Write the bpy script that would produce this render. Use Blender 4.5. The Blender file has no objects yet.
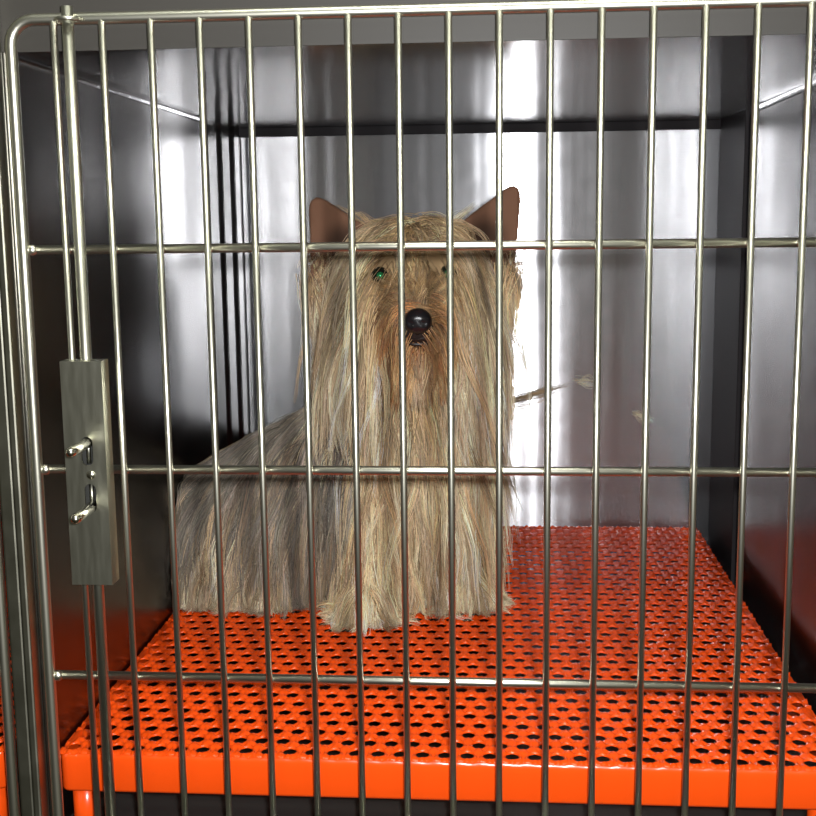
import bpy, bmesh, math
import numpy as np
from mathutils import Vector, Matrix

C = bpy.context.scene.collection
SC = bpy.context.scene
PI = math.pi
rng = np.random.default_rng(7)

# ------------------------------------------------------------------ camera
F_PX = 1191.95
YAW, PITCH, ROLL = 0.0782956, 0.1571918, 0.0117805
CAM = np.array([0.0, -0.68, 0.385])
_f = np.array([-math.sin(YAW) * math.cos(PITCH), math.cos(YAW) * math.cos(PITCH), -math.sin(PITCH)])
_r0 = np.array([math.cos(YAW), math.sin(YAW), 0.0])
_d0 = np.cross(_f, _r0)
_r = _r0 * math.cos(ROLL) + _d0 * math.sin(ROLL)
_d = -_r0 * math.sin(ROLL) + _d0 * math.cos(ROLL)
cam_data = bpy.data.cameras.new('camera')
cam = bpy.data.objects.new('camera', cam_data)
C.objects.link(cam)
cam.matrix_world = Matrix(((_r[0], -_d[0], -_f[0], CAM[0]), (_r[1], -_d[1], -_f[1], CAM[1]), (_r[2], -_d[2], -_f[2], CAM[2]), (0, 0, 0, 1)))
cam_data.sensor_width = 36.0
cam_data.lens = 36.0 * F_PX / 816.0
cam_data.clip_start = 0.02
SC.camera = cam


def W(x, y, depth):
    """point of the place seen at photo pixel (x, y), `depth` metres beyond the camera along the cage"""
    d = _r * (x - 408) / F_PX + _d * (y - 408) / F_PX + _f
    return CAM + d * (depth / d[1])


# ------------------------------------------------------------------ world, lights, exposure
world = bpy.data.worlds.new('room_light')
SC.world = world
world.use_nodes = True
nt = world.node_tree
nt.nodes.clear()
out = nt.nodes.new('ShaderNodeOutputWorld')
bg = nt.nodes.new('ShaderNodeBackground')
tc = nt.nodes.new('ShaderNodeTexCoord')
sp = nt.nodes.new('ShaderNodeSeparateXYZ')
mr = nt.nodes.new('ShaderNodeMapRange')
mr.inputs['From Min'].default_value = -0.5
mr.inputs['From Max'].default_value = 0.9
rp = nt.nodes.new('ShaderNodeValToRGB')
rp.color_ramp.elements[0].position = 0.0
rp.color_ramp.elements[0].color = (0.060, 0.055, 0.028, 1)
rp.color_ramp.elements[1].position = 1.0
rp.color_ramp.elements[1].color = (0.55, 0.56, 0.50, 1)
e = rp.color_ramp.elements.new(0.45)
e.color = (0.28, 0.265, 0.19, 1)
nt.links.new(tc.outputs['Generated'], sp.inputs[0])
nt.links.new(sp.outputs['Z'], mr.inputs['Value'])
nt.links.new(mr.outputs[0], rp.inputs[0])
# the room is not even: cabinets, doorways and pale walls side by side
rm = nt.nodes.new('ShaderNodeMapping')
rm.inputs['Scale'].default_value = (7.0, 2.0, 0.8)
rn = nt.nodes.new('ShaderNodeTexNoise')
rn.inputs['Scale'].default_value = 1.0
rn.inputs['Detail'].default_value = 2.0
rr = nt.nodes.new('ShaderNodeMapRange')
rr.inputs['From Min'].default_value = 0.35
rr.inputs['From Max'].default_value = 0.65
rr.inputs['To Min'].default_value = 0.35
rr.inputs['To Max'].default_value = 1.0
rx_ = nt.nodes.new('ShaderNodeVectorMath')
rx_.operation = 'SCALE'
nt.links.new(tc.outputs['Generated'], rm.inputs[0])
nt.links.new(rm.outputs[0], rn.inputs['Vector'])
nt.links.new(rn.outputs['Fac'], rr.inputs['Value'])
nt.links.new(rp.outputs[0], rx_.inputs[0])
# its left half is dimmer than its right half
rl = nt.nodes.new('ShaderNodeMapRange')
rl.inputs['From Min'].default_value = -0.30
rl.inputs['From Max'].default_value = 0.25
rl.inputs['To Min'].default_value = 0.45
rl.inputs['To Max'].default_value = 1.25
rk = nt.nodes.new('ShaderNodeMath')
rk.operation = 'MULTIPLY'
nt.links.new(sp.outputs['X'], rl.inputs['Value'])
nt.links.new(rl.outputs[0], rk.inputs[0])
nt.links.new(rr.outputs[0], rk.inputs[1])
nt.links.new(rk.outputs[0], rx_.inputs['Scale'])
nt.links.new(rx_.outputs[0], bg.inputs['Color'])
bg.inputs['Strength'].default_value = 0.6
nt.links.new(bg.outputs[0], out.inputs['Surface'])


def area(name, loc, target, sx, sy, power, col=(1, 1, 1)):
    L = bpy.data.lights.new(name, 'AREA')
    L.shape = 'RECTANGLE'
    L.size, L.size_y = sx, sy
    L.energy = power
    L.color = col
    o = bpy.data.objects.new(name, L)
    C.objects.link(o)
    o.location = loc
    o.rotation_euler = (Vector(target) - Vector(loc)).to_track_quat('-Z', 'Y').to_euler()
    return o


# the camera's built-in flash, just above and right of the lens
area('camera_flash', (0.034, -0.675, 0.403), (-0.02, 0.3, 0.27), 0.032, 0.020, 9.0, (0.97, 0.98, 1.0))
# two fluorescent fixtures on the room's ceiling, in front of the cage
area('ceiling_tube_near', (0.15, -0.46, 1.85), (0.0, 0.1, 0.1), 1.2, 0.10, 14.0, (0.97, 1.0, 0.90))
area('ceiling_tube_far', (0.10, -1.12, 1.85), (0.0, 0.1, 0.2), 1.2, 0.10, 10.0, (0.97, 1.0, 0.90))

vs = SC.view_settings
vs.view_transform = 'Standard'
vs.look = 'None'
vs.gamma = 1.0
vs.use_curve_mapping = False
vs.exposure = 0.0


# ------------------------------------------------------------------ materials
def principled(name, col, rough=0.5, metal=0.0, spec=0.5, aniso=0.0, tangent=None):
    m = bpy.data.materials.new(name)
    m.use_nodes = True
    b = m.node_tree.nodes['Principled BSDF']
    b.inputs['Base Color'].default_value = (*col, 1)
    b.inputs['Roughness'].default_value = rough
    b.inputs['Metallic'].default_value = metal
    b.inputs['Specular IOR Level'].default_value = spec
    b.inputs['Anisotropic'].default_value = aniso
    if tangent:
        c = m.node_tree.nodes.new('ShaderNodeCombineXYZ')
        for i in range(3):
            c.inputs[i].default_value = tangent[i]
        m.node_tree.links.new(c.outputs[0], b.inputs['Tangent'])
    return m, b, m.node_tree


def steel(name, col, rough, aniso, tangent, wave_scale, wave_amt, wave_dist=0.02, streak=(60, 60, 60)):
    """brushed stainless sheet: long waviness of the sheet plus fine brushing"""
    m, b, t = principled(name, col, rough, 1.0, 0.5, aniso, tangent)
    tc = t.nodes.new('ShaderNodeTexCoord')
    mp = t.nodes.new('ShaderNodeMapping')
    mp.inputs['Scale'].default_value = wave_scale
    t.links.new(tc.outputs['Object'], mp.inputs[0])
    n = t.nodes.new('ShaderNodeTexNoise')
    n.inputs['Scale'].default_value = 1.0
    n.inputs['Detail'].default_value = 2.0
    t.links.new(mp.outputs[0], n.inputs['Vector'])
    bp = t.nodes.new('ShaderNodeBump')
    bp.inputs['Strength'].default_value = wave_amt
    bp.inputs['Distance'].default_value = wave_dist
    t.links.new(n.outputs['Fac'], bp.inputs['Height'])
    t.links.new(bp.outputs[0], b.inputs['Normal'])
    mp2 = t.nodes.new('ShaderNodeMapping')
    mp2.inputs['Scale'].default_value = streak
    t.links.new(tc.outputs['Object'], mp2.inputs[0])
    n2 = t.nodes.new('ShaderNodeTexNoise')
    n2.inputs['Scale'].default_value = 1.0
    n2.inputs['Detail'].default_value = 4.0
    t.links.new(mp2.outputs[0], n2.inputs['Vector'])
    r = t.nodes.new('ShaderNodeMapRange')
    r.inputs['To Min'].default_value = rough * 0.8
    r.inputs['To Max'].default_value = rough * 1.25
    t.links.new(n2.outputs['Fac'], r.inputs['Value'])
    t.links.new(r.outputs[0], b.inputs['Roughness'])
    return m


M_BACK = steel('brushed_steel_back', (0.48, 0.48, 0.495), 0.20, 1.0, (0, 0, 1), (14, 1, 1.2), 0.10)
def second_lobe(m, rough, fac):
    t = m.node_tree
    b = t.nodes['Principled BSDF']
    b2 = t.nodes.new('ShaderNodeBsdfPrincipled')
    b2.inputs['Base Color'].default_value = b.inputs['Base Color'].default_value
    b2.inputs['Metallic'].default_value = 1.0
    b2.inputs['Roughness'].default_value = rough
    mx = t.nodes.new('ShaderNodeMixShader')
    mx.inputs['Fac'].default_value = fac
    t.links.new(b.outputs[0], mx.inputs[1])
    t.links.new(b2.outputs[0], mx.inputs[2])
    t.links.new(mx.outputs[0], t.nodes['Material Output'].inputs['Surface'])


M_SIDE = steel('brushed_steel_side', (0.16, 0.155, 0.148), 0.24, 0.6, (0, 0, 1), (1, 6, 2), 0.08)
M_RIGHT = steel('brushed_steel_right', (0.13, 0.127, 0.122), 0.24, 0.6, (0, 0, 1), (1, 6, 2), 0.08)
second_lobe(M_BACK, 0.45, 0.08)
second_lobe(M_SIDE, 0.45, 0.06)
M_CEIL = steel('brushed_steel_ceiling', (0.50, 0.49, 0.48), 0.16, 0.6, (0, 1, 0), (14, 2, 1), 0.06)
M_FLOOR = principled('dark_tray_floor', (0.030, 0.027, 0.025), 0.45, 0.0, 0.2)[0]
M_COVE = steel('steel_corner', (0.5, 0.5, 0.5), 0.16, 0.0, None, (60, 60, 1), 0.10, 0.004)
M_FLANGE = principled('flange_steel', (0.048, 0.044, 0.038), 0.5, 0.0, 0.2)[0]
M_RIB = principled('ribbed_reflection_steel', (0.11, 0.105, 0.10), 0.3, 1.0)[0]
M_SEAL_REFLECTION = principled('dark_joint_and_reflection', (0.020, 0.018, 0.019), 0.6, 0.0, 0.08)[0]  # back wall's top joint, and the dark reflection painted by the right corner
M_WIRE = principled('plated_wire', (0.60, 0.585, 0.49), 0.35, 1.0)[0]
M_PLATE = steel('latch_steel', (0.66, 0.65, 0.54), 0.30, 0.3, (0, 0, 1), (20, 20, 12), 0.03, 0.002, (300, 300, 40))
M_PIN = principled('pin_steel', (0.68, 0.66, 0.56), 0.2, 1.0)[0]
M_SLOT = principled('latch_inside', (0.05, 0.05, 0.045), 0.5, 0.6)[0]
M_POST = steel('post_steel', (0.48, 0.47, 0.38), 0.32, 0.4, (0, 0, 1), (40, 40, 6), 0.1, 0.004)
M_GRATE, _b, _t = principled('orange_coated_plastic', (0.82, 0.074, 0.005), 0.24, 0.0, 0.5)


# ------------------------------------------------------------------ helpers
def obj(name, bm, mat, parent=None, smooth=True, loc=None):
    me = bpy.data.meshes.new(name)
    bmesh.ops.recalc_face_normals(bm, faces=bm.faces)
    bm.to_mesh(me)
    bm.free()
    if smooth:
        for p in me.polygons:
            p.use_smooth = True
    o = bpy.data.objects.new(name, me)
    C.objects.link(o)
    if mat:
        me.materials.append(mat)
    if parent:
        o.parent = parent
    if loc is not None:
        o.location = loc
    return o


def tag(o, label, cat, group=None):
    o['label'] = label
    o['category'] = cat
    if group:
        o['group'] = group
    return o


def empty(name, loc=(0, 0, 0)):
    o = bpy.data.objects.new(name, None)
    o.empty_display_size = 0.05
    C.objects.link(o)
    o.location = loc
    return o


def dup(root, loc, label=None):
    r = root.copy()
    C.objects.link(r)
    r.location = loc
    if label:
        r['label'] = label
    for ch in list(root.children):
        c = ch.copy()
        C.objects.link(c)
        c.parent = r
        for g in ch.children:
            d = g.copy()
            C.objects.link(d)
            d.parent = c
    return r


def structure(o):
    o['kind'] = 'structure'
    return o


def add_box(bm, lo, hi, bevel=0.0):
    vs_ = [bm.verts.new((x, y, z)) for x in (lo[0], hi[0]) for y in (lo[1], hi[1]) for z in (lo[2], hi[2])]
    fs = []
    for a in ((0, 1, 3, 2), (4, 6, 7, 5), (0, 4, 5, 1), (2, 3, 7, 6), (0, 2, 6, 4), (1, 5, 7, 3)):
        fs.append(bm.faces.new([vs_[i] for i in a]))
    if bevel > 0:
        es = list({e for f in fs for e in f.edges})
        bmesh.ops.bevel(bm, geom=es, offset=bevel, segments=2, affect='EDGES', profile=0.6)


def box(name, lo, hi, mat, parent=None, bevel=0.0, smooth=False):
    bm = bmesh.new()
    add_box(bm, lo, hi, bevel)
    return obj(name, bm, mat, parent, smooth)


def add_tube(bm, pts, r, seg=14, closed=False, caps=True):
    pts = [Vector(p) for p in pts]
    n = len(pts)
    rr = r if hasattr(r, '__len__') else [r] * n
    rings = []
    up = None
    for i in range(n):
        if closed:
            t = (pts[(i + 1) % n] - pts[i - 1]).normalized()
        else:
            t = (pts[min(i + 1, n - 1)] - pts[max(i - 1, 0)]).normalized()
        if up is None:
            up = Vector((0, 0, 1)) if abs(t.z) < 0.9 else Vector((0, 1, 0))
        u = (up - t * up.dot(t)).normalized()
        up = u
        v = t.cross(u)
        rings.append([bm.verts.new(pts[i] + (u * math.cos(a) + v * math.sin(a)) * rr[i]) for a in [2 * PI * k / seg for k in range(seg)]])
    m = n if closed else n - 1
    for i in range(m):
        A, B = rings[i], rings[(i + 1) % n]
        for k in range(seg):
            bm.faces.new((A[k], A[(k + 1) % seg], B[(k + 1) % seg], B[k]))
    if caps and not closed:
        bm.faces.new(rings[0][::-1])
        bm.faces.new(rings[-1])


def add_ball(bm, c, r, sc=(1, 1, 1), u=14, v=9):
    m = Matrix.Translation(c) @ Matrix.Diagonal((sc[0] * r, sc[1] * r, sc[2] * r, 1))
    bmesh.ops.create_uvsphere(bm, u_segments=u, v_segments=v, radius=1.0, matrix=m)


# ------------------------------------------------------------------ the cage shell
XL, XR, YB, ZC = -0.2815, 0.2290, 0.597, 0.482
NX = -0.525                       # the neighbouring cage lies this far to the left
Y0 = 0.008
structure(box('floor', (NX + XL - 0.017, Y0, -0.02), (XR + 0.022, YB + 0.02, 0.0), M_FLOOR))
bm = bmesh.new()       # roof sheet with its front edge rolled up into a flange
prof = [(YB + 0.02, ZC + 0.02), (YB + 0.02, ZC), (0.35, ZC), (0.12, ZC)]
prof += [(Y0 + 0.0004 - 0.0004 * math.sin(PI / 2 * k / 8), ZC + 0.0004 - 0.0004 * math.cos(PI / 2 * k / 8)) for k in range(9)]
prof += [(Y0, ZC + 0.06), (Y0 + 0.012, ZC + 0.06), (Y0 + 0.012, ZC + 0.02)]
rings = [[bm.verts.new((x, y, z)) for (y, z) in prof] for x in (NX + XL - 0.017, XR + 0.022)]
for k in range(len(prof)):
    bm.faces.new((rings[0][k], rings[0][(k + 1) % len(prof)], rings[1][(k + 1) % len(prof)], rings[1][k]))
bm.faces.new(rings[0][::-1])
bm.faces.new(rings[1])
_o = structure(obj('ceiling', bm, M_CEIL))
_o.data.materials.append(M_FLANGE)
for p_ in _o.data.polygons:
    if p_.center.y < Y0 + 0.02:
        p_.material_index = 1
_o.modifiers.new('edges', 'EDGE_SPLIT').split_angle = math.radians(35)
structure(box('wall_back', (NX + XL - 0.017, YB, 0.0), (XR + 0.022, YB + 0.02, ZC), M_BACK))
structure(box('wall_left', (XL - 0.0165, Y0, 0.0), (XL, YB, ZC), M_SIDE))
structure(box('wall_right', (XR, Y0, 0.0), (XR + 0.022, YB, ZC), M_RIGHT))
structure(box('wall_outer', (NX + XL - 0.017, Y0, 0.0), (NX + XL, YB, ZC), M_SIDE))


def cove(name, axis_pts, cx, cy, r, plane, steps=10):
    """concave quarter-round strip filling a corner; plane 'xy' runs along z, 'xz' along y, 'yz' along x"""
    bm = bmesh.new()
    a0, a1 = axis_pts
    prof = [(cx * r, cy * r)]  # the corner itself, relative to the arc's centre
    for k in range(steps + 1):
        a = (PI / 2) * k / steps
        prof.append((cx * r * math.cos(a), cy * r * math.sin(a)))
    rings = []
    for z in (a0, a1):
        ring = []
        for (p, q) in prof:
            x, y = p - cx * r, q - cy * r  # corner at the origin
            ring.append(bm.verts.new({'xy': (x, y, z), 'xz': (x, z, y), 'yz': (z, x, y)}[plane]))
        rings.append(ring)
    n = len(prof)
    for k in range(n):
        bm.faces.new((rings[0][k], rings[0][(k + 1) % n], rings[1][(k + 1) % n], rings[1][k]))
    bm.faces.new(rings[0][::-1])
    bm.faces.new(rings[1])
    return bm


def place_cove(name, origin, span, cx, cy, r, plane):
    o = obj(name, cove(name, span, cx, cy, r, plane), M_COVE, None, True, origin)
    m = o.modifiers.new('edges', 'EDGE_SPLIT')
    m.split_angle = math.radians(35)
    return structure(o)


# added dark ribs on the left wall, imitating the corner's striped reflection
bm = bmesh.new()
prof = [(0.0, 0.0), (0.0, -0.140), (0.0030, -0.132), (0.0034, -0.100), (0.0012, -0.094), (0.0012, -0.086), (0.0040, -0.078), (0.0044, -0.048), (0.0018, -0.042), (0.0018, -0.034), (0.0050, -0.026), (0.0056, -0.006), (0.0070, 0.0)]
rings = [[bm.verts.new((x, y, z)) for (x, y) in prof] for z in (0.0, ZC)]
for k in range(len(prof)):
    bm.faces.new((rings[0][k], rings[0][(k + 1) % len(prof)], rings[1][(k + 1) % len(prof)], rings[1][k]))
bmesh.ops.bevel(bm, geom=[e_ for e_ in bm.edges if abs(e_.verts[0].co.z - e_.verts[1].co.z) > 0.1], offset=0.0012, segments=2, affect='EDGES')
structure(obj('reflection_ribs', bm, M_RIB, None, False, (XL, YB, 0)))
# painted dark reflection strip by the right corner; sealed joint atop the back wall
structure(box('reflection_strip', (XR - 0.004, YB - 0.13, 0.0), (XR, YB, ZC), M_SEAL_REFLECTION, None, 0.001))
place_cove('trim_3', (XL, 0, ZC), (Y0, YB), -1, 1, 0.005, 'xz')
place_cove('trim_4', (XR, 0, ZC), (Y0, YB), 1, 1, 0.006, 'xz')
structure(box('trim_5', (XL, YB - 0.005, ZC - 0.0095), (XR, YB, ZC), M_SEAL_REFLECTION, None, 0.001))

# the post between the two cages, folded sheet with a groove down its face
bm = bmesh.new()
add_box(bm, (-0.2990, -0.004, -0.06), (-0.2905, 0.0078, 0.56), 0.0012)
add_box(bm, (-0.2898, -0.006, -0.06), (-0.2850, 0.0078, 0.56), 0.0012)
structure(obj('trim_6', bm, M_POST, None, False))
# front edges of the shelf above and below the cages
structure(box('trim_7', (NX + XL - 0.017, -0.004, ZC + 0.045), (XR + 0.022, 0.0079, ZC + 0.09), M_POST, None, 0.002))
structure(box('trim_8', (NX + XL - 0.017, -0.004, -0.075), (XR + 0.022, 0.0079, -0.048), M_POST, None, 0.002))


# ------------------------------------------------------------------ the wire gate
def make_gate():
    g = empty('cage_gate', (-0.0272, 0.0, 0.0))
    ox = 0.0272
    x0, x1, z0, z1, rc = -0.2765, 0.2221, -0.030, 0.4985, 0.014
    pts = []
    for (cx, cz, a0) in ((x1 - rc, z1 - rc, 0), (x0 + rc, z1 - rc, PI / 2), (x0 + rc, z0 + rc, PI), (x1 - rc, z0 + rc, 1.5 * PI)):
        for k in range(7):
            a = a0 + PI / 2 * k / 6
            pts.append((cx + rc * math.cos(a) + ox, 0.0, cz + rc * math.sin(a)))
    bm = bmesh.new()
    add_tube(bm, pts, 0.0034, 16, True)
    obj('gate_frame', bm, M_WIRE, g)
    for i in range(17):
        x = -0.2507 + 0.027783 * i + ox
        bm = bmesh.new()
        add_tube(bm, [(x, -0.0012, z0), (x, -0.0012, z1)], 0.0020, 12)
        obj('vertical_bar', bm, M_WIRE, g)
    for z in (0.3697, 0.2392, 0.1095):
        bm = bmesh.new()
        add_tube(bm, [(x0 + ox, 0.0030, z), (x1 + ox, 0.0030, z)], 0.0027, 14)
        for i in range(17):      # weld beads where the rods cross
            add_ball(bm, (-0.2507 + 0.027783 * i + ox, 0.0012, z), 0.0022, (1.35, 0.9, 1.1), 8, 6)
        add_ball(bm, (x0 + 0.0045 + ox, 0.0015, z), 0.0030, (1.2, 1, 1.1), 8, 6)
        obj('cross_bar', bm, M_WIRE, g)
    # the long latch rod and its guides
    xr = -0.2414 + ox
    bm = bmesh.new()
    add_tube(bm, [(xr, -0.0040, z0 - 0.006), (xr, -0.0040, z1 + 0.006)], 0.0033, 16)
    rod = obj('latch_rod', bm, M_WIRE, g)
    rod['label'] = 'thicker latch rod behind the plate'
    for z in (z1 - 0.001, z0 + 0.001):
        bm = bmesh.new()
        ring = [(xr + 0.0062 * math.cos(a), -0.0040 + 0.0055 * math.sin(a), z) for a in [2 * PI * k / 16 for k in range(16)]]
        add_tube(bm, ring, 0.0014, 8, True)
        add_tube(bm, [(xr + 0.006, -0.003, z), (xr + 0.013, -0.001, z), (xr + 0.017, 0, z)], 0.0014, 8)
        obj('rod_guide', bm, M_WIRE, g)
    # latch housing: a folded plate with two slots, the pins that slide in them and a screw
    px0, px1, pz0, pz1, yf, yb = -0.2527 + ox, -0.2283 + ox, 0.1735, 0.3065, -0.0165, -0.0040
    bm = bmesh.new()
    cx = px0 + 0.0137
    sw = 0.0034
    slots = ((cx - 0.0003, 0.2455, 0.2625), (cx + 0.0003, 0.2175, 0.2345))

    def slot_ring(c, a, b_):
        p = []
        for k in range(9):
            t = PI * k / 8
            p.append((c + sw * math.cos(t), b_ - sw + sw * math.sin(t)))
        for k in range(9):
            t = PI + PI * k / 8
            p.append((c + sw * math.cos(t), a + sw + sw * math.sin(t)))
        return p
    # front sheet with openings, filled by triangulation
    outer = [(px0, pz0), (px1, pz0), (px1, pz1), (px0, pz1)]
    ov = [bm.verts.new((x, yf, z)) for x, z in outer]
    ed = [bm.edges.new((ov[k], ov[(k + 1) % 4])) for k in range(4)]
    inner = []
    for s in slots:
        iv = [bm.verts.new((x, yf, z)) for x, z in slot_ring(*s)]
        ed += [bm.edges.new((iv[k], iv[(k + 1) % len(iv)])) for k in range(len(iv))]
        inner.append(iv)
    bmesh.ops.triangle_fill(bm, use_beauty=True, use_dissolve=False, edges=ed)
    for iv in inner:          # thickness of the sheet at the slots
        bv = [bm.verts.new((v.co.x, yf + 0.0012, v.co.z)) for v in iv]
        for k in range(len(iv)):
            bm.faces.new((iv[k], iv[(k + 1) % len(iv)], bv[(k + 1) % len(iv)], bv[k]))
    bk = [bm.verts.new((x, yb, z)) for x, z in outer]
    for k in range(4):        # folded sides
        bm.faces.new((ov[k], ov[(k + 1) % 4], bk[(k + 1) % 4], bk[k]))
    plate = obj('latch_plate', bm, M_PLATE, g, False)
    plate['label'] = 'flat steel latch plate with two slots'
    box('latch_core', (px0 + 0.002, yf + 0.0055, pz0 + 0.004), (px1 - 0.002, yb - 0.001, pz1 - 0.004), M_SLOT, plate)
    for (pxx, pz, z2) in ((cx - 0.0003, 0.2590, 0.2582), (cx + 0.0003, 0.2210, 0.2198)):
        bm = bmesh.new()
        ys = [yf + 0.005, yf - 0.018, yf - 0.0235, yf - 0.0262, yf - 0.0272]
        add_tube(bm, [(pxx, ys[0], pz), (pxx - 0.0004, ys[1], z2), (pxx - 0.0005, ys[2], z2), (pxx - 0.0005, ys[3], z2), (pxx - 0.0005, ys[4], z2)],
                 [0.0031, 0.0031, 0.0031, 0.0024, 0.0010], 16)
        obj('latch_pin', bm, M_PIN, plate)
        bm = bmesh.new()
        zc = 0.254 if pz > 0.24 else 0.226
        add_tube(bm, [(pxx - 0.0004, yf + 0.0038, zc - 0.008), (pxx - 0.0004, yf + 0.0038, zc + 0.008)], 0.0014, 10)
        obj('slot_rod', bm, M_POST, plate)
    bm = bmesh.new()
    add_ball(bm, (cx + 0.0012, yf, 0.2398), 0.0027, (1, 0.55, 1), 14, 8)
    obj('screw', bm, M_PIN, plate)
    return g


gate = make_gate()
tag(gate, 'chrome wire cage gate with latch plate, closed in front of the dog', 'gate', 'wire cage gates')
ngate = dup(gate, (NX - 0.0272 - 0.0018, 0.0, 0.0), 'wire gate of the neighbouring cage, a sliver at the left edge beyond the post')


# ------------------------------------------------------------------ the perforated grate
def make_grate():
    x0, x1, y0, y1, zt, h = -0.2795, 0.2105, 0.0125, 0.586, 0.0545, 0.027
    ax, ay = 0.01400, 0.01500
    rx, ry = 0.0041, 0.0049
    cells = []
    nrow = int((y1 - y0) / ay)
    oy = y0 + ((y1 - y0) - (nrow - 1) * ay) / 2
    ncol = int((x1 - x0) / ax)
    oxx = x0 + ((x1 - x0) - (ncol - 1) * ax) / 2
    for j in range(nrow):
        off = 0.0 if j % 2 == 0 else ax / 2
        for i in range(-1, ncol + 1):
            cells.append((oxx + i * ax + off, oy + j * ay))
    # Voronoi cell of the staggered lattice: corners and edge middles
    nb = [(ax, 0), (ax / 2, ay), (-ax / 2, ay), (-ax, 0), (-ax / 2, -ay), (ax / 2, -ay)]
    corners = []
    for k in range(6):
        a, b_ = np.array(nb[k]), np.array(nb[(k + 1) % 6])
        corners.append(np.linalg.solve(np.array([a, b_]), np.array([a @ a / 2, b_ @ b_ / 2])))
    ring = []
    for k in range(6):
        c0, c1 = corners[k - 1], corners[k]
        m = np.array(nb[k]) / 2
        ring += [(m, 0), (0.5 * (m + c1), 0.5), (c1, 1), (0.5 * (c1 + np.array(nb[(k + 1) % 6]) / 2), 0.5)]
    ring = [(p, w) for p, w in ring]
    key = {}
    verts, faces = [], []

    def V(x, y, z):
        k = (round(x * 2e5), round(y * 2e5), round(z * 2e5))
        if k not in key:
            key[k] = len(verts)
            verts.append((x, y, z))
        return key[k]
    m_in = 0.0015
    for (cx, cy) in cells:
        hole = x0 + m_in + rx < cx < x1 - m_in - rx and y0 + 0.004 + ry < cy < y1 - 0.004 - ry
        if cx < x0 - ax * 0.6 or cx > x1 + ax * 0.6:
            continue
        rings = []
        prof = [(1.0, 0.0)] + ([(0.66, 0.0003), (0.34, 0.0), (0.12, -0.0004), (0.0, -0.0010), (0.05, -0.0017)] if hole else [])
        rowend = cy > y1 - ay * 1.2 or cy < y0 + ay * 1.2
        for (s, dz) in prof:
            rr = []
            for (p, w) in ring:
                ang = math.atan2(p[1] / ry, p[0] / rx)
                hx, hy = rx * math.cos(ang), ry * math.sin(ang)
                px, py = hx + (p[0] - hx) * s, hy + (p[1] - hy) * s
                X, Y = cx + px, cy + py
                if s == 1.0:
                    if rowend and cy > y1 - ay * 1.2 and p[1] > 0.001:
                        Y = y1
                    if rowend and cy < y0 + ay * 1.2 and p[1] < -0.001:
                        Y = y0
                X = min(max(X, x0), x1)
                Y = min(max(Y, y0), y1)
                bump = (0.0012 - 0.0030 * (1 - w)) * s
                if s == 1.0 and (X in (x0, x1) or Y in (y0, y1)):
                    bump = -0.0008 - 0.0012 * (1 - w)
                rr.append(V(X, Y, zt + dz + bump))
            rings.append(rr)
        n = len(ring)
        if hole:
            for a, b_ in zip(rings[:-1], rings[1:]):
                for k in range(n):
                    q = [a[k], a[(k + 1) % n], b_[(k + 1) % n], b_[k]]
                    q = [v for t, v in enumerate(q) if v not in q[:t]]
                    if len(q) >= 3:
                        faces.append(q)
        else:
            q = []
            for v in rings[0]:
                if v not in q:
                    q.append(v)
            if len(q) >= 3:
                P = np.array([verts[v] for v in q])
                if 0.5 * abs(np.dot(P[:, 0], np.roll(P[:, 1], 1)) - np.dot(P[:, 1], np.roll(P[:, 0], 1))) > 1e-8:
                    faces.append(q)
    bm = bmesh.new()
    bv = [bm.verts.new(v) for v in verts]
    for q in faces:
        try:
            bm.faces.new([bv[i] for i in q])
        except ValueError:
            pass
    bmesh.ops.delete(bm, geom=[v for v in bm.verts if not v.link_faces], context='VERTS')
    # skirt: rounded edge strip all the way round
    g = empty('floor_grate', ((x0 + x1) / 2, (y0 + y1) / 2, 0.0))
    off = Vector(((x0 + x1) / 2, (y0 + y1) / 2, 0))
    bmesh.ops.translate(bm, verts=bm.verts, vec=-off)
    deck = obj('perforated_deck', bm, M_GRATE, g)
    bm = bmesh.new()
    hx, hy = (x1 - x0) / 2, (y1 - y0) / 2
    prof = [(-0.0045, zt - 0.0008), (-0.0020, zt - 0.0010), (-0.0004, zt - 0.0022), (0.0002, zt - 0.0042), (0.0, zt - 0.008), (0.0, zt - h + 0.002), (-0.0007, zt - h + 0.0004), (-0.0025, zt - h), (-0.0032, zt - h + 0.002), (-0.0032, zt - 0.006)]

    def loop(d, z):
        r_ = 0.006
        pts = []
        for (sx, sy, a0) in ((1, 1, 0), (-1, 1, PI / 2), (-1, -1, PI), (1, -1, 1.5 * PI)):
            for k in range(5):
                a = a0 + PI / 2 * k / 4
                pts.append((sx * (hx - r_) + (r_ + d) * math.cos(a), sy * (hy - r_) + (r_ + d) * math.sin(a), z))
        # subdivide the long sides so that the coating's lumps can show
        res = []
        for k in range(len(pts)):
            p, q = Vector(pts[k]), Vector(pts[(k + 1) % len(pts)])
            n_ = max(1, int((q - p).length / 0.0035))
            for t in range(n_):
                res.append(p.lerp(q, t / n_))
        return res
    base = loop(0, 0)
    rs = np.random.default_rng(3)
    ph = rs.random(len(base))
    L = []
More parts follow.
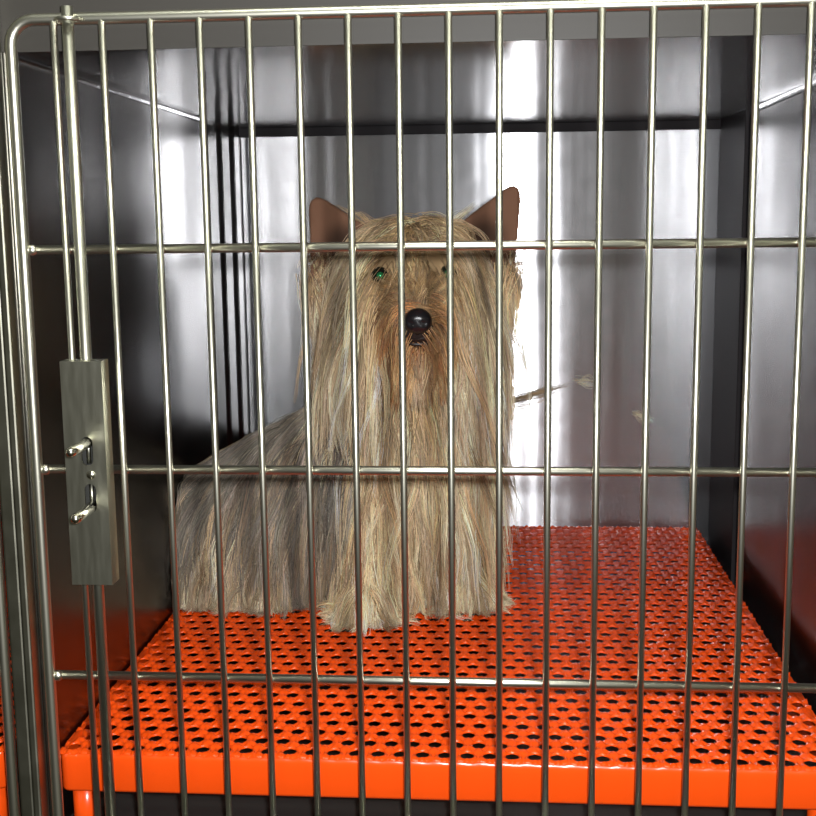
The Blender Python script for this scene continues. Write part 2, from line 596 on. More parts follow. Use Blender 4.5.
    for (d, z) in prof:
        ring_ = []
        lp = loop(d, z)
        lp = lp if len(lp) == len(base) else None
        for k in range(len(base)):
            if lp is None:
                p = base[k].copy()
                nrm = Vector((max(-1, min(1, (abs(p.x) - hx + 0.006) / 0.006)) * (1 if p.x > 0 else -1) if abs(p.x) > hx - 0.006 else 0,
                              max(-1, min(1, (abs(p.y) - hy + 0.006) / 0.006)) * (1 if p.y > 0 else -1) if abs(p.y) > hy - 0.006 else 0, 0))
                if nrm.length:
                    nrm.normalize()
                p = p + nrm * d
                p.z = z
            else:
                p = lp[k]
            if z > zt - 0.003:
                p.z += 0.0009 * (math.sin((p.x + p.y) / 0.0140 * 2 * PI) * 0.5 + 0.5) + 0.0003 * ph[k]
            ring_.append(bm.verts.new(p))
        L.append(ring_)
    n = len(base)
    for a, b_ in zip(L[:-1], L[1:]):
        for k in range(n):
            bm.faces.new((a[k], a[(k + 1) % n], b_[(k + 1) % n], b_[k]))
    obj('rim', bm, M_GRATE, g)
    for sx in (-1, 1):
        for sy in (-1, 1):
            bm = bmesh.new()
            add_tube(bm, [(sx * (hx - 0.013), sy * (hy - 0.011), 0.0003), (sx * (hx - 0.013), sy * (hy - 0.011), 0.004), (sx * (hx - 0.013), sy * (hy - 0.011), zt - h + 0.004)],
                     [0.0075, 0.0085, 0.0085], 14)
            obj('leg', bm, M_GRATE, g)
    return g


grate = make_grate()
tag(grate, 'orange plastic-coated perforated grate the dog sits on', 'grate', 'orange cage floor grates')
gl = grate.location.copy()
dup(grate, (gl.x + NX, gl.y, gl.z), 'orange grate of the neighbouring cage, a sliver beyond the post at the left edge')

# ------------------------------------------------------------------ the dog
ZG = 0.0552                      # top of the grate
DEP = 0.68


def P(x, y, dep):
    return W(x, y, dep)


# ---- the dog's body as one smooth distance field
PR = []      # (name, kind, data, blend)


def ell(name, c, r, rot=None):
    PR.append((name, 'e', np.array(c), np.array(r), rot))


def cap(name, a, b, ra, rb):
    PR.append((name, 'c', np.array(a), np.array(b), (ra, rb)))


SK = P(414, 272, 1.005)
ell('skull', SK, (0.046, 0.050, 0.037))
ell('skull', SK + np.array([0, -0.012, -0.012]), (0.042, 0.045, 0.036))
NOSE = P(418, 321, 0.905)
cap('muzzle', P(414, 300, 0.97), P(417, 325, 0.922), 0.023, 0.0155)
cap('jaw', P(415, 335, 0.975), P(418, 348, 0.930), 0.016, 0.0095)
CH = P(413, 440, 1.020)
cap('neck', SK + np.array([0, 0.015, -0.01]), CH + np.array([0, 0.01, 0.01]), 0.034, 0.046)
ell('chest', CH, (0.056, 0.055, 0.080))
RU = P(232, 528, 1.035)
cap('body', CH + np.array([-0.02, 0.015, -0.01]), RU, 0.060, 0.054)
ell('rump', RU + np.array([0.004, 0.0, -0.008]), (0.052, 0.056, 0.056))
TH = P(238, 548, 1.00)
ell('thigh', TH, (0.042, 0.024, 0.040))
HF = P(262, 590, 0.985)
HF[2] = ZG + 0.011
cap('hindfoot', HF + np.array([-0.035, 0.01, 0.0]), HF + np.array([0.012, -0.006, -0.002]), 0.011, 0.0105)
FL = P(366, 612, 0.955)
FL[2] = ZG + 0.012
FR = P(468, 598, 0.997)
FR[2] = ZG + 0.012
SL, SR = P(376, 465, 1.005), P(444, 465, 1.022)
cap('legfl', SL, FL + np.array([0, 0.006, 0.01]), 0.027, 0.0125)
cap('legfr', SR, FR + np.array([0, 0.006, 0.01]), 0.027, 0.0125)
ell('pawl', FL + np.array([0.0, -0.004, 0.0]), (0.0155, 0.020, 0.012))
ell('pawr', FR + np.array([0.0, -0.004, 0.0]), (0.0155, 0.020, 0.012))
# ears: upright cups, (base inner, base outer, tip)
EARS = {'earl': (P(386, 252, 1.000), P(322, 290, 0.998), P(319, 208, 1.006)),
        'earr': (P(442, 250, 1.004), P(503, 282, 1.002), P(510, 198, 1.010))}


def sd_ear(q, name):
    a, b, t = EARS[name]
    c = (a + b + t) / 3
    ex = (b - a) / np.linalg.norm(b - a)
    up = t - (a + b) / 2
    nrm = np.cross(ex, up)
    nrm /= np.linalg.norm(nrm)
    if nrm[1] < 0:
        nrm = -nrm
    ey = np.cross(nrm, ex) if np.dot(np.cross(nrm, ex), up) > 0 else -np.cross(nrm, ex)
    A, B, T = [np.array([np.dot(v - c, ex), np.dot(v - c, ey)]) for v in (a, b, t)]
    pts = [A, B, T]
    x, y, z = (q - c) @ ex, (q - c) @ ey, (q - c) @ nrm
    mid = (A + B) / 2
    ww = np.linalg.norm(B - A) / 2
    # cupped: the middle lies farther back than the rims
    hollow = 0.010 * np.clip(1 - ((x - mid[0]) / ww) ** 2, -1, 1) * np.clip(1 - (y - mid[1]) / (T[1] - mid[1]), 0.15, 1)
    d = np.full(len(q), -1e9)
    area2 = (B[0] - A[0]) * (T[1] - A[1]) - (B[1] - A[1]) * (T[0] - A[0])
    sgn = 1 if area2 > 0 else -1
    for i in range(3):
        p0, p1 = pts[i], pts[(i + 1) % 3]
        e_ = p1 - p0
        n_ = np.array([e_[1], -e_[0]]) * sgn / np.linalg.norm(e_)
        d_i = (x - p0[0]) * n_[0] + (y - p0[1]) * n_[1]
        k = 0.018
        h = np.clip(0.5 + 0.5 * (d - d_i) / k, 0, 1)
        d = np.where(d < -1e8, d_i, d_i * (1 - h) + d * h + k * h * (1 - h))
    d2 = d - 0.0085
    dz = np.abs(z - hollow) - 0.0030
    return np.minimum(np.maximum(d2, dz), 0) + np.sqrt(np.maximum(d2, 0) ** 2 + np.maximum(dz, 0) ** 2) - 0.0004


NAMES = ['skull', 'muzzle', 'jaw', 'neck', 'chest', 'body', 'rump', 'thigh', 'hindfoot', 'legfl', 'legfr', 'pawl', 'pawr', 'earl', 'earr']


def sdf(q, want_label=False):
    tot = None
    best = np.full(len(q), 1e9)
    lab = np.zeros(len(q), int)
    for pr in PR:
        nm = pr[0]
        if pr[1] == 'e':
            v = (q - pr[2]) / pr[3]
            k0 = np.linalg.norm(v, axis=1)
            k1 = np.linalg.norm(v / pr[3], axis=1) + 1e-9
            d = k0 * (k0 - 1) / k1
        else:
            a, b, (ra, rb) = pr[2], pr[3], pr[4]
            ba = b - a
            t = np.clip(((q - a) @ ba) / (ba @ ba), 0, 1)
            d = np.linalg.norm(q - a - t[:, None] * ba, axis=1) - (ra + (rb - ra) * t)
        k = 0.006 if nm in ('pawl', 'pawr', 'hindfoot', 'jaw') else 0.014
        if tot is None:
            tot = d
        else:
            h = np.clip(0.5 + 0.5 * (tot - d) / k, 0, 1)
            tot = tot * (1 - h) + d * h - k * h * (1 - h)
        m = d < best
        best[m] = d[m]
        lab[m] = NAMES.index(nm)
    for nm in ('earl', 'earr'):
        d = sd_ear(q, nm)
        k = 0.007
        h = np.clip(0.5 + 0.5 * (tot - d) / k, 0, 1)
        tot = tot * (1 - h) + d * h - k * h * (1 - h)
        m = d < best
        best[m] = d[m]
        lab[m] = NAMES.index(nm)
    return (tot, lab) if want_label else tot


def sdf_grad(q, e=0.0012):
    s0 = sdf(q)
    g = np.stack([sdf(q + np.eye(3)[i] * e) - s0 for i in range(3)], 1)
    return s0, g / (np.linalg.norm(g, axis=1, keepdims=True) + 1e-9)


def surface_nets(lo, hi, h):
    ns = np.ceil((hi - lo) / h).astype(int) + 1
    ax = [lo[i] + h * np.arange(ns[i]) for i in range(3)]
    G = np.stack(np.meshgrid(*ax, indexing='ij'), -1).reshape(-1, 3)
    val = np.concatenate([sdf(g) for g in np.array_split(G, 24)]).reshape(ns)
    ins = val < 0
    nx, ny, nz = ns - 1
    cnt = np.zeros((nx, ny, nz))
    acc = np.zeros((nx, ny, nz, 3))
    cor = [(i, j, k) for i in (0, 1) for j in (0, 1) for k in (0, 1)]
    for a in cor:
        for b in cor:
            if sum(abs(a[i] - b[i]) for i in range(3)) == 1 and a < b:
                va = val[a[0]:a[0] + nx, a[1]:a[1] + ny, a[2]:a[2] + nz]
                vb = val[b[0]:b[0] + nx, b[1]:b[1] + ny, b[2]:b[2] + nz]
                m = (va < 0) != (vb < 0)
                t = np.where(m, va / np.where(m, va - vb, 1), 0)
                cnt += m
                for i in range(3):
                    acc[..., i] += np.where(m, a[i] + t * (b[i] - a[i]), 0)
    act = cnt > 0
    idx = -np.ones(cnt.shape, int)
    idx[act] = np.arange(act.sum())
    base = np.stack(np.nonzero(act), 1)
    vts = lo + h * (base + acc[act] / cnt[act][:, None])
    quads = []
    for d in range(3):
        u, v = (d + 1) % 3, (d + 2) % 3
        sl0, sl1 = [slice(None)] * 3, [slice(None)] * 3
        sl0[d], sl1[d] = slice(0, -1), slice(1, None)
        ch = ins[tuple(sl0)] != ins[tuple(sl1)]
        I = np.stack(np.nonzero(ch), 1)
        I = I[(I[:, u] > 0) & (I[:, v] > 0) & (I[:, u] < ns[u] - 1) & (I[:, v] < ns[v] - 1)]
        eu, ev = np.eye(3, dtype=int)[u], np.eye(3, dtype=int)[v]
        q = [idx[tuple((I - a * eu - b * ev).T)] for a, b in ((0, 0), (1, 0), (1, 1), (0, 1))]
        q = np.stack(q, 1)
        fl = ~ins[tuple(I.T)]
        q[fl] = q[fl][:, ::-1]
        quads.append(q)
    return vts, np.concatenate(quads)


def np_mesh(name, verts, quads, mat, parent=None, colors=None, smooth=True):
    me = bpy.data.meshes.new(name)
    nv, nq = len(verts), len(quads)
    me.vertices.add(nv)
    me.vertices.foreach_set('co', np.ascontiguousarray(verts, np.float32).ravel())
    me.loops.add(nq * 4)
    me.loops.foreach_set('vertex_index', np.ascontiguousarray(quads, np.int32).ravel())
    me.polygons.add(nq)
    me.polygons.foreach_set('loop_start', np.arange(0, nq * 4, 4, dtype=np.int32))
    me.polygons.foreach_set('use_smooth', np.ones(nq, bool))
    me.update(calc_edges=True)
    if colors is not None:
        a = me.color_attributes.new('fur_colour', 'FLOAT_COLOR', 'POINT')
        c4 = np.concatenate([colors, np.ones((len(colors), 1))], 1).astype(np.float32)
        a.data.foreach_set('color', c4.ravel())
    me.materials.append(mat)
    o = bpy.data.objects.new(name, me)
    C.objects.link(o)
    if parent:
        o.parent = parent
    return o


def fur_material(name, rough, spec):
    m, b, t = principled(name, (0.4, 0.3, 0.2), rough, 0.0, spec)
    a = t.nodes.new('ShaderNodeVertexColor')
    a.layer_name = 'fur_colour'
    t.links.new(a.outputs['Color'], b.inputs['Base Color'])
    return m


M_SKIN = fur_material('dog_undercoat', 0.8, 0.2)
M_FUR = fur_material('dog_long_hair', 0.34, 0.45)

CREAM = np.array([0.86, 0.70, 0.48])
TAN = np.array([0.62, 0.42, 0.22])
GOLD = np.array([0.50, 0.30, 0.12])
RUST = np.array([0.24, 0.095, 0.035])
BROWN = np.array([0.13, 0.062, 0.032])
SLATE = np.array([0.15, 0.128, 0.102])
SILVER = np.array([0.34, 0.30, 0.245])
EARC = np.array([0.125, 0.062, 0.036])

lo = np.array([XL + 0.003, 0.20, ZG - 0.004])
hi = np.array([0.06, 0.48, 0.43])
bv_, bq_ = surface_nets(lo, hi, 0.0025)
bv_[:, 2] = np.maximum(bv_[:, 2], ZG)
_, blab = sdf(bv_, True)
bcol = np.empty((len(bv_), 3))
base_by = {'skull': TAN * 0.75, 'muzzle': TAN * 0.55 + RUST * 0.2, 'jaw': RUST, 'neck': TAN * 0.6, 'chest': TAN * 0.6, 'body': SLATE * 1.3, 'rump': SLATE * 1.5, 'thigh': SILVER * 0.5,
           'hindfoot': TAN * 0.7, 'legfl': TAN * 0.7, 'legfr': TAN * 0.7, 'pawl': TAN * 0.8, 'pawr': TAN * 0.8, 'earl': EARC, 'earr': EARC}
for i, nm in enumerate(NAMES):
    bcol[blab == i] = base_by[nm]
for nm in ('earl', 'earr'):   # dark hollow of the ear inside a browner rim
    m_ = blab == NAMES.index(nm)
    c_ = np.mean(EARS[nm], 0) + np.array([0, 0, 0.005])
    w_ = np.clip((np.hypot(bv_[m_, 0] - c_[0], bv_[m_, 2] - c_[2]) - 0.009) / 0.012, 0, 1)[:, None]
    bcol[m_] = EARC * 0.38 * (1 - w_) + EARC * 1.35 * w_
_dl = np.linalg.norm((bv_ - P(418, 336, 0.915)) / np.array([0.017, 0.03, 0.014]), axis=1)
bcol[_dl < 1] = np.array([0.018, 0.012, 0.010])
for i in range(3):            # blend the borders between the coat's colours
    s_ = np.zeros_like(bcol)
    n_ = np.zeros(len(bcol))
    for a, b in ((0, 1), (1, 2), (2, 3), (3, 0)):
        np.add.at(s_, bq_[:, a], bcol[bq_[:, b]])
        np.add.at(n_, bq_[:, a], 1)
    bcol = 0.4 * bcol + 0.6 * s_ / n_[:, None]
dog = np_mesh('dog', bv_, bq_, M_SKIN, None, bcol)
tag(dog, 'small long-haired tan and grey terrier sitting on the orange grate behind the wire gate', 'dog')

# ---- nose, mouth, eyes
M_NOSE, _b, _t = principled('wet_black_nose', (0.010, 0.009, 0.010), 0.28, 0.0, 0.6)
n = _t.nodes.new('ShaderNodeTexNoise')
n.inputs['Scale'].default_value = 900
bp = _t.nodes.new('ShaderNodeBump')
bp.inputs['Strength'].default_value = 0.15
bp.inputs['Distance'].default_value = 0.0003
_t.links.new(n.outputs['Fac'], bp.inputs['Height'])
_t.links.new(bp.outputs[0], _b.inputs['Normal'])
M_LIP = principled('dark_lip', (0.016, 0.010, 0.008), 0.42, 0.0, 0.3)[0]
M_EYE = principled('dark_eye', (0.010, 0.014, 0.010), 0.08, 0.0, 0.7)[0]
M_PUPIL = principled('green_eyeshine', (0.03, 0.30, 0.10), 0.15, 0.6, 0.8)[0]

bm = bmesh.new()
add_ball(bm, NOSE, 0.0108, (1.0, 0.85, 0.92), 28, 18)
for v in bm.verts:             # nostrils, and the groove between them
    p = v.co - Vector(NOSE)
    for s in (-1, 1):
        d = math.hypot(p.x - s * 0.0050, p.z + 0.0012)
        if p.y < 0 and d < 0.0030:
            v.co.y += 0.0035 * (1 - d / 0.0030)
    if p.y < 0 and p.z < 0.002:
        v.co.y += 0.0012 * max(0, 1 - abs(p.x) / 0.0012)
obj('nose', bm, M_NOSE, dog)
bm = bmesh.new()
LIP = P(418, 337, 0.9195)
add_ball(bm, LIP, 0.001, (14.0, 9.5, 8.0), 26, 18)
for v in bm.verts:             # the slit between the lips
    q = v.co - Vector(LIP)
    if q.y < 0:
        v.co.y += 0.003 * max(0, 1 - abs(q.z + 0.0040 - 14 * q.x * q.x) / 0.0016)
add_tube(bm, [NOSE + np.array([0, -0.0030, -0.006]), LIP + np.array([0, -0.0075, 0.003])], [0.0026, 0.0020], 8)
obj('mouth', bm, M_LIP, dog)
EYE = {}
for s, (ex, ey) in ((-1, (380, 276)), (1, (448, 274))):
    q0 = P(ex, ey, 0.90)
    dr = (q0 - CAM) / np.linalg.norm(q0 - CAM)
    t = np.linalg.norm(q0 - CAM)
    for _ in range(60):
        dd = sdf((CAM + dr * t)[None])[0]
        t += dd * 0.8
    c = CAM + dr * (t + 0.0005)
    EYE[s] = c
    bm = bmesh.new()
    add_ball(bm, c, 0.0076, (1, 1, 1), 20, 14)
    eye = obj('eye', bm, M_EYE, dog)
    bm = bmesh.new()
    f_ = -dr
    add_ball(bm, c + f_ * 0.0058, 0.0036, (1, 0.6, 1), 14, 10)
    obj('pupil', bm, M_PUPIL, eye)

# ---- the coat: locks of hair combed over the body
tri = np.concatenate([bq_[:, [0, 1, 2]], bq_[:, [0, 2, 3]]])
tp = bv_[tri]
tn = np.cross(tp[:, 1] - tp[:, 0], tp[:, 2] - tp[:, 0])
ta = np.linalg.norm(tn, axis=1) + 1e-15
K = 13


def sample(names, num, keep=None):
    m = np.isin(blab[tri[:, 0]], [NAMES.index(n_) for n_ in names])
    ids = np.nonzero(m)[0]
    if keep is not None:
        ids = ids[keep(tp[ids].mean(1))]
    pr = ta[ids] / ta[ids].sum()
    ch = rng.choice(ids, num, p=pr)
    u, v = rng.random(num), rng.random(num)
    fl = u + v > 1
    u[fl], v[fl] = 1 - u[fl], 1 - v[fl]
    p = tp[ch, 0] + u[:, None] * (tp[ch, 1] - tp[ch, 0]) + v[:, None] * (tp[ch, 2] - tp[ch, 0])
    _, g = sdf_grad(p)
    return p, g


def unit(v):
    return v / (np.linalg.norm(v, axis=-1, keepdims=True) + 1e-9)


def grow(p, nrm, flow, L, lift, grav, clear, noise=0.10, ground=0.0015, curl=0.0):
    """simulate locks: leave the skin, bend along `flow`, fall with gravity, slide over the body"""
    N = len(p)
    pts = np.empty((N, K, 3))
    pts[:, 0] = p - nrm * 0.001
    d = unit(nrm * lift + flow)
    ph = rng.random((N, 1)) * 6.28
    side = unit(np.cross(nrm, flow) + 1e-6)
    L = L.copy()
    for k in range(1, K):
        t = k / (K - 1)
        g = np.zeros((N, 3))
        g[:, 2] = -1
        d = unit(d + g * (grav * 0.35) + rng.normal(0, noise, (N, 3)) * 0.5 + side * curl * np.sin(ph + t * 7))
        q = pts[:, k - 1] + d * (L / (K - 1))[:, None]
        s0, gr = sdf_grad(q)
        c = clear * min(1.0, 0.25 + t * 1.6)
        push = np.maximum(c - s0, 0)
        q = q + gr * np.minimum(push, 0.012)[:, None]
        lowz = ZG + ground + 0.004 * rng.random(N) * (ground > 0)
        hit = q[:, 2] < lowz
        q[hit, 2] = lowz[hit]
        L[hit] *= 0.6
        q[:, 0] = np.maximum(q[:, 0], XL + 0.0035)
        d = unit(q - pts[:, k - 1])
        pts[:, k] = q
    return pts


def avoid(pts, centre, rad, depth, prob=1.0):
    """locks that would hang in front of the nose or an eye"""
    rel = pts - centre
    hit = (np.hypot(rel[..., 0], rel[..., 2]) < rad) & (rel[..., 1] < depth)
    return ~(hit[:, 2:].any(1) & (rng.random(len(pts)) < prob))


def strands(name, batches, parent):
    """batches of (guides, colours root, colours tip, children, spread, width, clump)"""
    VV, QQ, CC = [], [], []
    base = 0
    for (G, cr, ct, nch, spread, width, clump) in batches:
        N = len(G)
        G = np.repeat(G, nch, 0)
        cr_, ct_ = np.repeat(cr, nch, 0), np.repeat(ct, nch, 0)
        M = len(G)
        off = rng.normal(0, spread, (M, 1, 3))
        t = np.linspace(0, 1, K)[None, :, None]
        scale = rng.uniform(0.72, 1.06, (M, 1))
        # resample along the lock for unequal lengths
        tt = np.clip(np.linspace(0, 1, K)[None] * scale, 0, 0.9999) * (K - 1)
        i0 = np.floor(tt).astype(int)
        fr = (tt - i0)[..., None]
        ar = np.arange(M)[:, None]
        pts = G[ar, i0] * (1 - fr) + G[ar, np.minimum(i0 + 1, K - 1)] * fr
        amp = rng.normal(0, 0.0011, (M, 1, 3))
        phs = rng.random((M, 1, 1)) * 6.28
        pts = pts + off * (1 - clump * t ** 0.8) + amp * np.sin(phs + t * rng.uniform(4, 10, (M, 1, 1))) * t
        pts[..., 2] = np.maximum(pts[..., 2], ZG + 0.0008)
        pts[..., 0] = np.maximum(pts[..., 0], XL + 0.0012)
        tan = unit(np.gradient(pts, axis=1))
        ref = unit(np.array([0.3, -1.0, 0.2]) + rng.normal(0, 0.3, (M, 1, 3)))
        u = unit(np.cross(tan, ref))
        w = np.cross(u, tan)
        wd = width * rng.uniform(0.7, 1.3, (M, 1, 1)) * (1.0 - 0.8 * np.linspace(0, 1, K)[None, :, None] ** 1.5) * 0.5
        ring = np.stack([pts + wd * (u * math.cos(a) + w * math.sin(a)) for a in (0.5, 0.5 + 2.094, 0.5 + 4.189)], 2)   # M,K,3,3
        VV.append(ring.reshape(-1, 3))
        jit = np.clip(rng.normal(1, 0.22, (M, 1, 1)), 0.45, 1.6)
        hue = 1 + rng.normal(0, 0.04, (M, 1, 3))
        lockj = np.repeat(np.exp(rng.normal(0, 0.36 if width > 0.00032 else 0.06, (N, 1, 1))), nch, 0)
        col = (cr_[:, None] * (1 - t) + ct_[:, None] * t) * jit * lockj * hue
        CC.append(np.repeat(np.clip(col, 0.004, 0.9)[:, :, None], 3, 2).reshape(-1, 3))
        b0 = (base + np.arange(M) * K * 3)[:, None, None]
        kk = np.arange(K - 1)[None, :, None] * 3
        j = np.arange(3)[None, None]
        a = b0 + kk + j
        b_ = b0 + kk + (j + 1) % 3
        QQ.append(np.stack([a, b_, b_ + 3, a + 3], -1).reshape(-1, 4))
        base += M * K * 3
    return np_mesh(name, np.concatenate(VV), np.concatenate(QQ), M_FUR, parent, np.concatenate(CC))


def mixc(N, *cols):
    """each lock takes a random blend of the given colours"""
    w = rng.dirichlet([0.55] * len(cols), N)
    return w @ np.stack(cols)


def sx(p):
    return np.sign(p[:, 0] - SK[0])


DOWN = np.array([0, 0, -1.0])
FRONT = np.array([0, -1.0, 0])
fur = []

# body: dark steel grey, silver and tan, combed back and down
def body_batch(names, num, L0, L1, cols, tips, flow, lift, nch=17, spread=0.0042, width=0.0006, clump=0.88, grav=0.8, clr=(0.001, 0.010), noise=0.13, keep=None, curl=0.07, ground=0.0015, avoid_list=()):
    p, nr = sample(names, num, keep)
    L = rng.uniform(L0, L1, num)
    fl = flow(p, nr) if callable(flow) else np.repeat(np.array(flow)[None], num, 0)
    clear = rng.uniform(*clr, num)
    G = grow(p, nr, fl, L, lift, grav, clear, noise, ground, curl)
    ok = np.ones(num, bool)
    for (c, r_, dp, pb) in avoid_list:
        ok &= avoid(G, c, r_, dp, pb)
    cr, ct = mixc(num, *cols), mixc(num, *tips)
    return (G[ok], cr[ok], ct[ok], nch, spread, width, clump)


def flow_body(p, nr):
    f = np.repeat(np.array([[-0.55, 0, -0.7]]), len(p), 0)
    f[:, 1] += np.where(nr[:, 1] < 0.1, -0.25, 0.3)
    return f + rng.normal(0, 0.12, f.shape)


body = [body_batch(['body', 'rump'], 1500, 0.07, 0.115, (SLATE, SLATE, SILVER * 0.7), (SLATE * 1.6, SILVER, TAN * 0.8), flow_body, 0.35),
        body_batch(['body', 'chest'], 350, 0.07, 0.10, (SLATE, SLATE * 1.3), (SILVER, SLATE * 1.6), flow_body, 0.4, keep=lambda q: q[:, 0] < SL[0] + 0.005),
        body_batch(['rump', 'thigh'], 600, 0.05, 0.085, (SLATE * 1.6, TAN * 0.5), (CREAM * 0.9, CREAM * 0.7, TAN), flow_body, 0.3, curl=0.2),
        body_batch(['hindfoot', 'thigh'], 260, 0.03, 0.05, (TAN * 0.7, SILVER), (CREAM, TAN), lambda p, n_: np.stack([rng.normal(0, .4, len(p)), np.full(len(p), -.35), np.full(len(p), -.7)], 1), 0.3)]
strands('body_hair', body, dog)

# chest and legs: long pale tan hair hanging to the grate
def flow_chest(p, nr):
    s = (p[:, 0] - CH[0]) / 0.06
    f = np.stack([0.10 * s, np.full(len(p), -0.25), np.full(len(p), -0.9)], 1)
    return f + rng.normal(0, 0.08, f.shape)


def flow_leg(p, nr):
    f = np.stack([nr[:, 0] * 0.25, nr[:, 1] * 0.2 - 0.05, np.full(len(p), -1.0)], 1)
    return f + rng.normal(0, 0.10, f.shape)


legs = [body_batch(['chest', 'neck'], 800, 0.09, 0.15, (TAN, GOLD, TAN * 0.7), (CREAM, TAN, CREAM), flow_chest, 0.2, clr=(0.001, 0.007), noise=0.19, curl=0.12, keep=lambda q: (q[:, 0] > SL[0] - 0.02) & (q[:, 1] < CH[1] + 0.03)),
        body_batch(['legfl', 'legfr'], 950, 0.055, 0.10, (TAN, TAN * 0.8, GOLD), (CREAM, CREAM, TAN), flow_leg, 0.3, clr=(0.001, 0.008)),
        body_batch(['legfl', 'legfr', 'pawl', 'pawr'], 500, 0.022, 0.042, (TAN, CREAM * 0.8), (CREAM, CREAM, TAN),
                   lambda p, n_: np.stack([n_[:, 0] * 0.3, n_[:, 1] * 0.4 - 0.1, np.full(len(p), -0.9)], 1), 0.25, keep=lambda q: q[:, 2] < ZG + 0.05, clr=(0.001, 0.005), width=0.00055)]
strands('leg_hair', legs, dog)

# head
EYES = [(EYE[-1], 0.0150, 0.03, 1.0), (EYE[1], 0.0150, 0.03, 1.0)]
NOSEA = [(NOSE + np.array([0, 0, -0.002]), 0.0165, 0.03, 1.0), (LIP, 0.012, 0.03, 1.0)]
FACE = NOSEA + [(NOSE + np.array([-0.003, 0, 0.016]), 0.022, 0.06, 0.95), (NOSE + np.array([-0.004, 0, -0.012]), 0.028, 0.06, 0.95), (NOSE + np.array([0.0, 0, -0.032]), 0.022, 0.06, 0.8)]


def flow_skull(p, nr):
    x = (p[:, 0] - SK[0]) / 0.05
    f = np.stack([np.sign(x) * (0.32 + 0.10 * np.abs(x)), -0.25 - 0.1 * rng.random(len(p)), np.full(len(p), -0.65)], 1)
    return f + rng.normal(0, 0.07, f.shape)


def flow_cheek(p, nr):
    x = (p[:, 0] - SK[0]) / 0.05
    f = np.stack([x * 0.12, np.full(len(p), -0.15), np.full(len(p), -0.9)], 1)
    return f + rng.normal(0, 0.08, f.shape)


head = [body_batch(['skull'], 800, 0.09, 0.17, (TAN * 0.6, TAN, GOLD * 0.7), (CREAM, TAN, CREAM * 1.1), flow_skull, 0.25, keep=lambda q: (q[:, 1] < SK[1] + 0.025) & (q[:, 2] > SK[2] - 0.015), avoid_list=EYES + FACE, grav=0.9, clr=(0.001, 0.008), noise=0.19, curl=0.12),
        body_batch(['skull', 'neck'], 700, 0.08, 0.15, (TAN, TAN * 0.5, GOLD * 0.8), (CREAM, TAN, CREAM * 1.1), flow_cheek, 0.25, keep=lambda q: (np.abs(q[:, 0] - SK[0]) > 0.024) & (q[:, 2] < SK[2] + 0.01) & (q[:, 1] < SK[1] + 0.03),
                   avoid_list=EYES + FACE, clr=(0.001, 0.006), noise=0.19, curl=0.12),
        body_batch(['skull'], 350, 0.03, 0.06, (TAN * 0.6, TAN), (CREAM, TAN), lambda p, n_: np.stack([sx(p) * 0.6, np.full(len(p), -0.2), np.full(len(p), 0.25)], 1), 0.35,
                   keep=lambda q: (q[:, 2] > SK[2] + 0.018), grav=0.7, clr=(0.001, 0.006), avoid_list=EYES),
        body_batch(['skull'], 420, 0.018, 0.034, (TAN * 0.6, GOLD * 0.6), (TAN, CREAM, GOLD), lambda p, n_: np.stack([(p[:, 0] - SK[0]) * 14, np.full(len(p), -0.1), np.full(len(p), -0.5)], 1), 0.3,
                   keep=lambda q: (q[:, 1] < SK[1] - 0.015) & (np.abs(q[:, 0] - SK[0]) < 0.032), grav=0.5, clr=(0.001, 0.004), avoid_list=EYES + NOSEA)]
strands('head_hair', head, dog)


def flow_muz(p, nr):
    x = (p[:, 0] - NOSE[0]) / 0.02
    f = np.stack([x * 0.9, np.full(len(p), 0.35), -0.55 - 0.2 * np.abs(x)], 1)
    return f + rng.normal(0, 0.10, f.shape)


muz = [body_batch(['muzzle'], 700, 0.010, 0.020, (BROWN * 1.5, TAN * 0.5), (TAN * 0.8, GOLD * 0.8), lambda p, n_: np.stack([(p[:, 0] - NOSE[0]) * 40, np.full(len(p), 0.5), np.full(len(p), 0.55)], 1), 0.35,
                  keep=lambda q: q[:, 2] > NOSE[2] - 0.002, grav=0.1, clr=(0.0005, 0.003), nch=14, spread=0.002, width=0.0004, avoid_list=NOSEA[:1]),
       body_batch(['muzzle', 'jaw'], 480, 0.025, 0.055, (RUST * 1.2, BROWN * 1.5, GOLD * 0.8), (GOLD, RUST * 2.0, TAN), flow_muz, 0.35, keep=lambda q: np.abs(q[:, 0] - NOSE[0]) > 0.006,
                  clr=(0.001, 0.008), avoid_list=NOSEA),
       body_batch(['jaw'], 260, 0.022, 0.050, (RUST * 1.2, RUST * 1.6, GOLD), (GOLD, TAN, CREAM * 0.9), lambda p, n_: np.stack([(p[:, 0] - NOSE[0]) * 25, np.full(len(p), -0.15), np.full(len(p), -0.9)], 1), 0.25,
                  clr=(0.001, 0.006), avoid_list=NOSEA)]
strands('muzzle_hair', muz, dog)



def flow_ear(nm):
    a, b, t = EARS[nm]
    up = unit((t - (a + b) / 2)[None])[0]

    def f(p, nr):
        return up + rng.normal(0, 0.25, (len(p), 3)) - 0.2 * (p - t) / 0.05 * 0
    return f


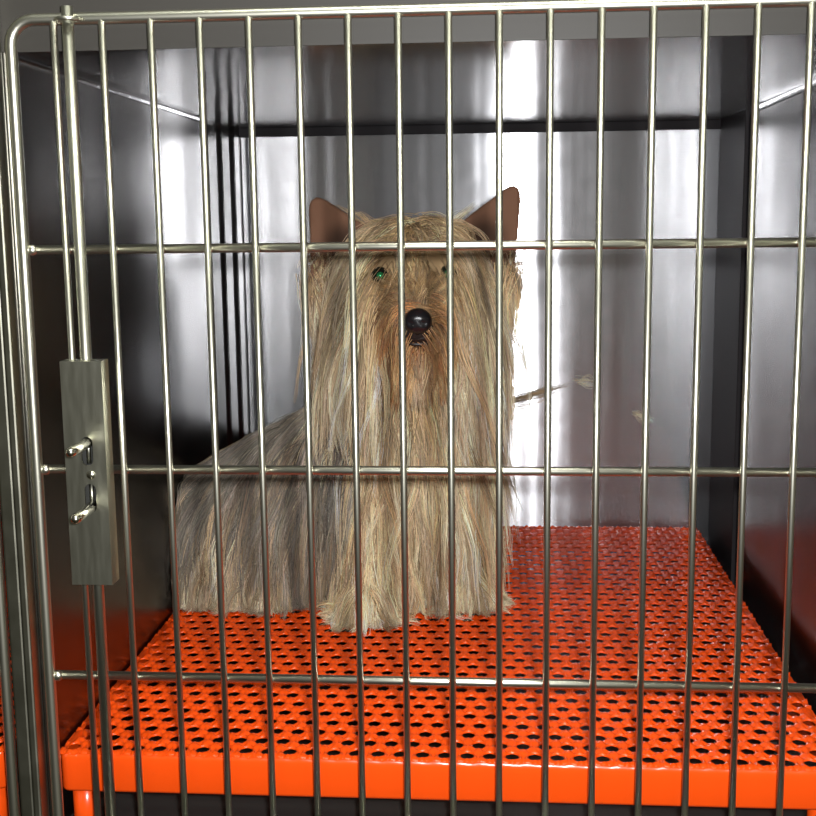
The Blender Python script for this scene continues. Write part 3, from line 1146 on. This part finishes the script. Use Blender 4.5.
ear = []
for nm in ('earl', 'earr'):
    a, b, t = EARS[nm]
    # longer tan hair falling from below the ear
    ear.append(body_batch([nm], 170, 0.030, 0.055, (TAN * 0.6, TAN, BROWN * 1.5), (CREAM, TAN), lambda p, n_: np.stack([(p[:, 0] - SK[0]) * -1.5, np.full(len(p), -0.3), np.full(len(p), -0.8)], 1), 0.12, clr=(0.0005, 0.002),
                          keep=lambda q, z_=(a[2] + b[2]) / 2: q[:, 2] < z_ - 0.002))
    # pale fringe along the ear's inner edge and its base
    ear.append(body_batch([nm], 130, 0.010, 0.020, (TAN * 0.7, BROWN), (TAN, CREAM), flow_ear(nm), 0.25, grav=0.9, clr=(0.001, 0.003), nch=8, spread=0.002, width=0.00045, ground=0,
                          keep=lambda q, a=a, b=b: (q[:, 2] < (a[2] + b[2]) / 2 + 0.016)))
strands('ear_hair', ear, dog)

# ------------------------------------------------------------------ loose hair stuck to the back wall
def tuft(x0, y0, x1, y1, num, label, col):
    a, b = P(x0, y0, YB + DEP - 0.0015), P(x1, y1, YB + DEP - 0.0015)
    a[1] = b[1] = YB - 0.0016
    o = empty('hair_tuft', (a + b) / 2)
    G = np.empty((num, K, 3))
    t = np.linspace(0, 1, K)
    mid = (a + b) / 2
    for i in range(num):
        s, e_ = rng.uniform(0, 0.35), rng.uniform(0.65, 1.0)
        q = a + (b - a) * (s + (e_ - s) * t)[:, None]
        q[:, 2] += rng.normal(0, 0.0022) + rng.normal(0, 0.0022) * np.sin(t * PI)
        q[:, 1] = YB - 0.0016
        G[i] = q - mid
    ZS = globals()['ZG'], globals()['XL']
    globals()['ZG'], globals()['XL'] = -9, -9
    h = strands('strand_lock', [(G, np.repeat(col[None], num, 0), np.repeat(col[None] * 1.2, num, 0), 6, 0.0013, 0.00035, 0.2)], o)
    globals()['ZG'], globals()['XL'] = ZS
    v = h.data.vertices
    tag(o, label, 'hair tuft', 'hair tufts on the back wall')


tuft(503, 403, 572, 384, 26, 'longest wisp of brown hair on the back wall, right beside the dog', TAN * 0.7)
tuft(574, 381, 597, 383, 8, 'short pale wisp of hair on the back wall, middle one of three', CREAM)
tuft(632, 411, 656, 423, 10, 'pale curled wisp of hair on the back wall, farthest from the dog', CREAM)
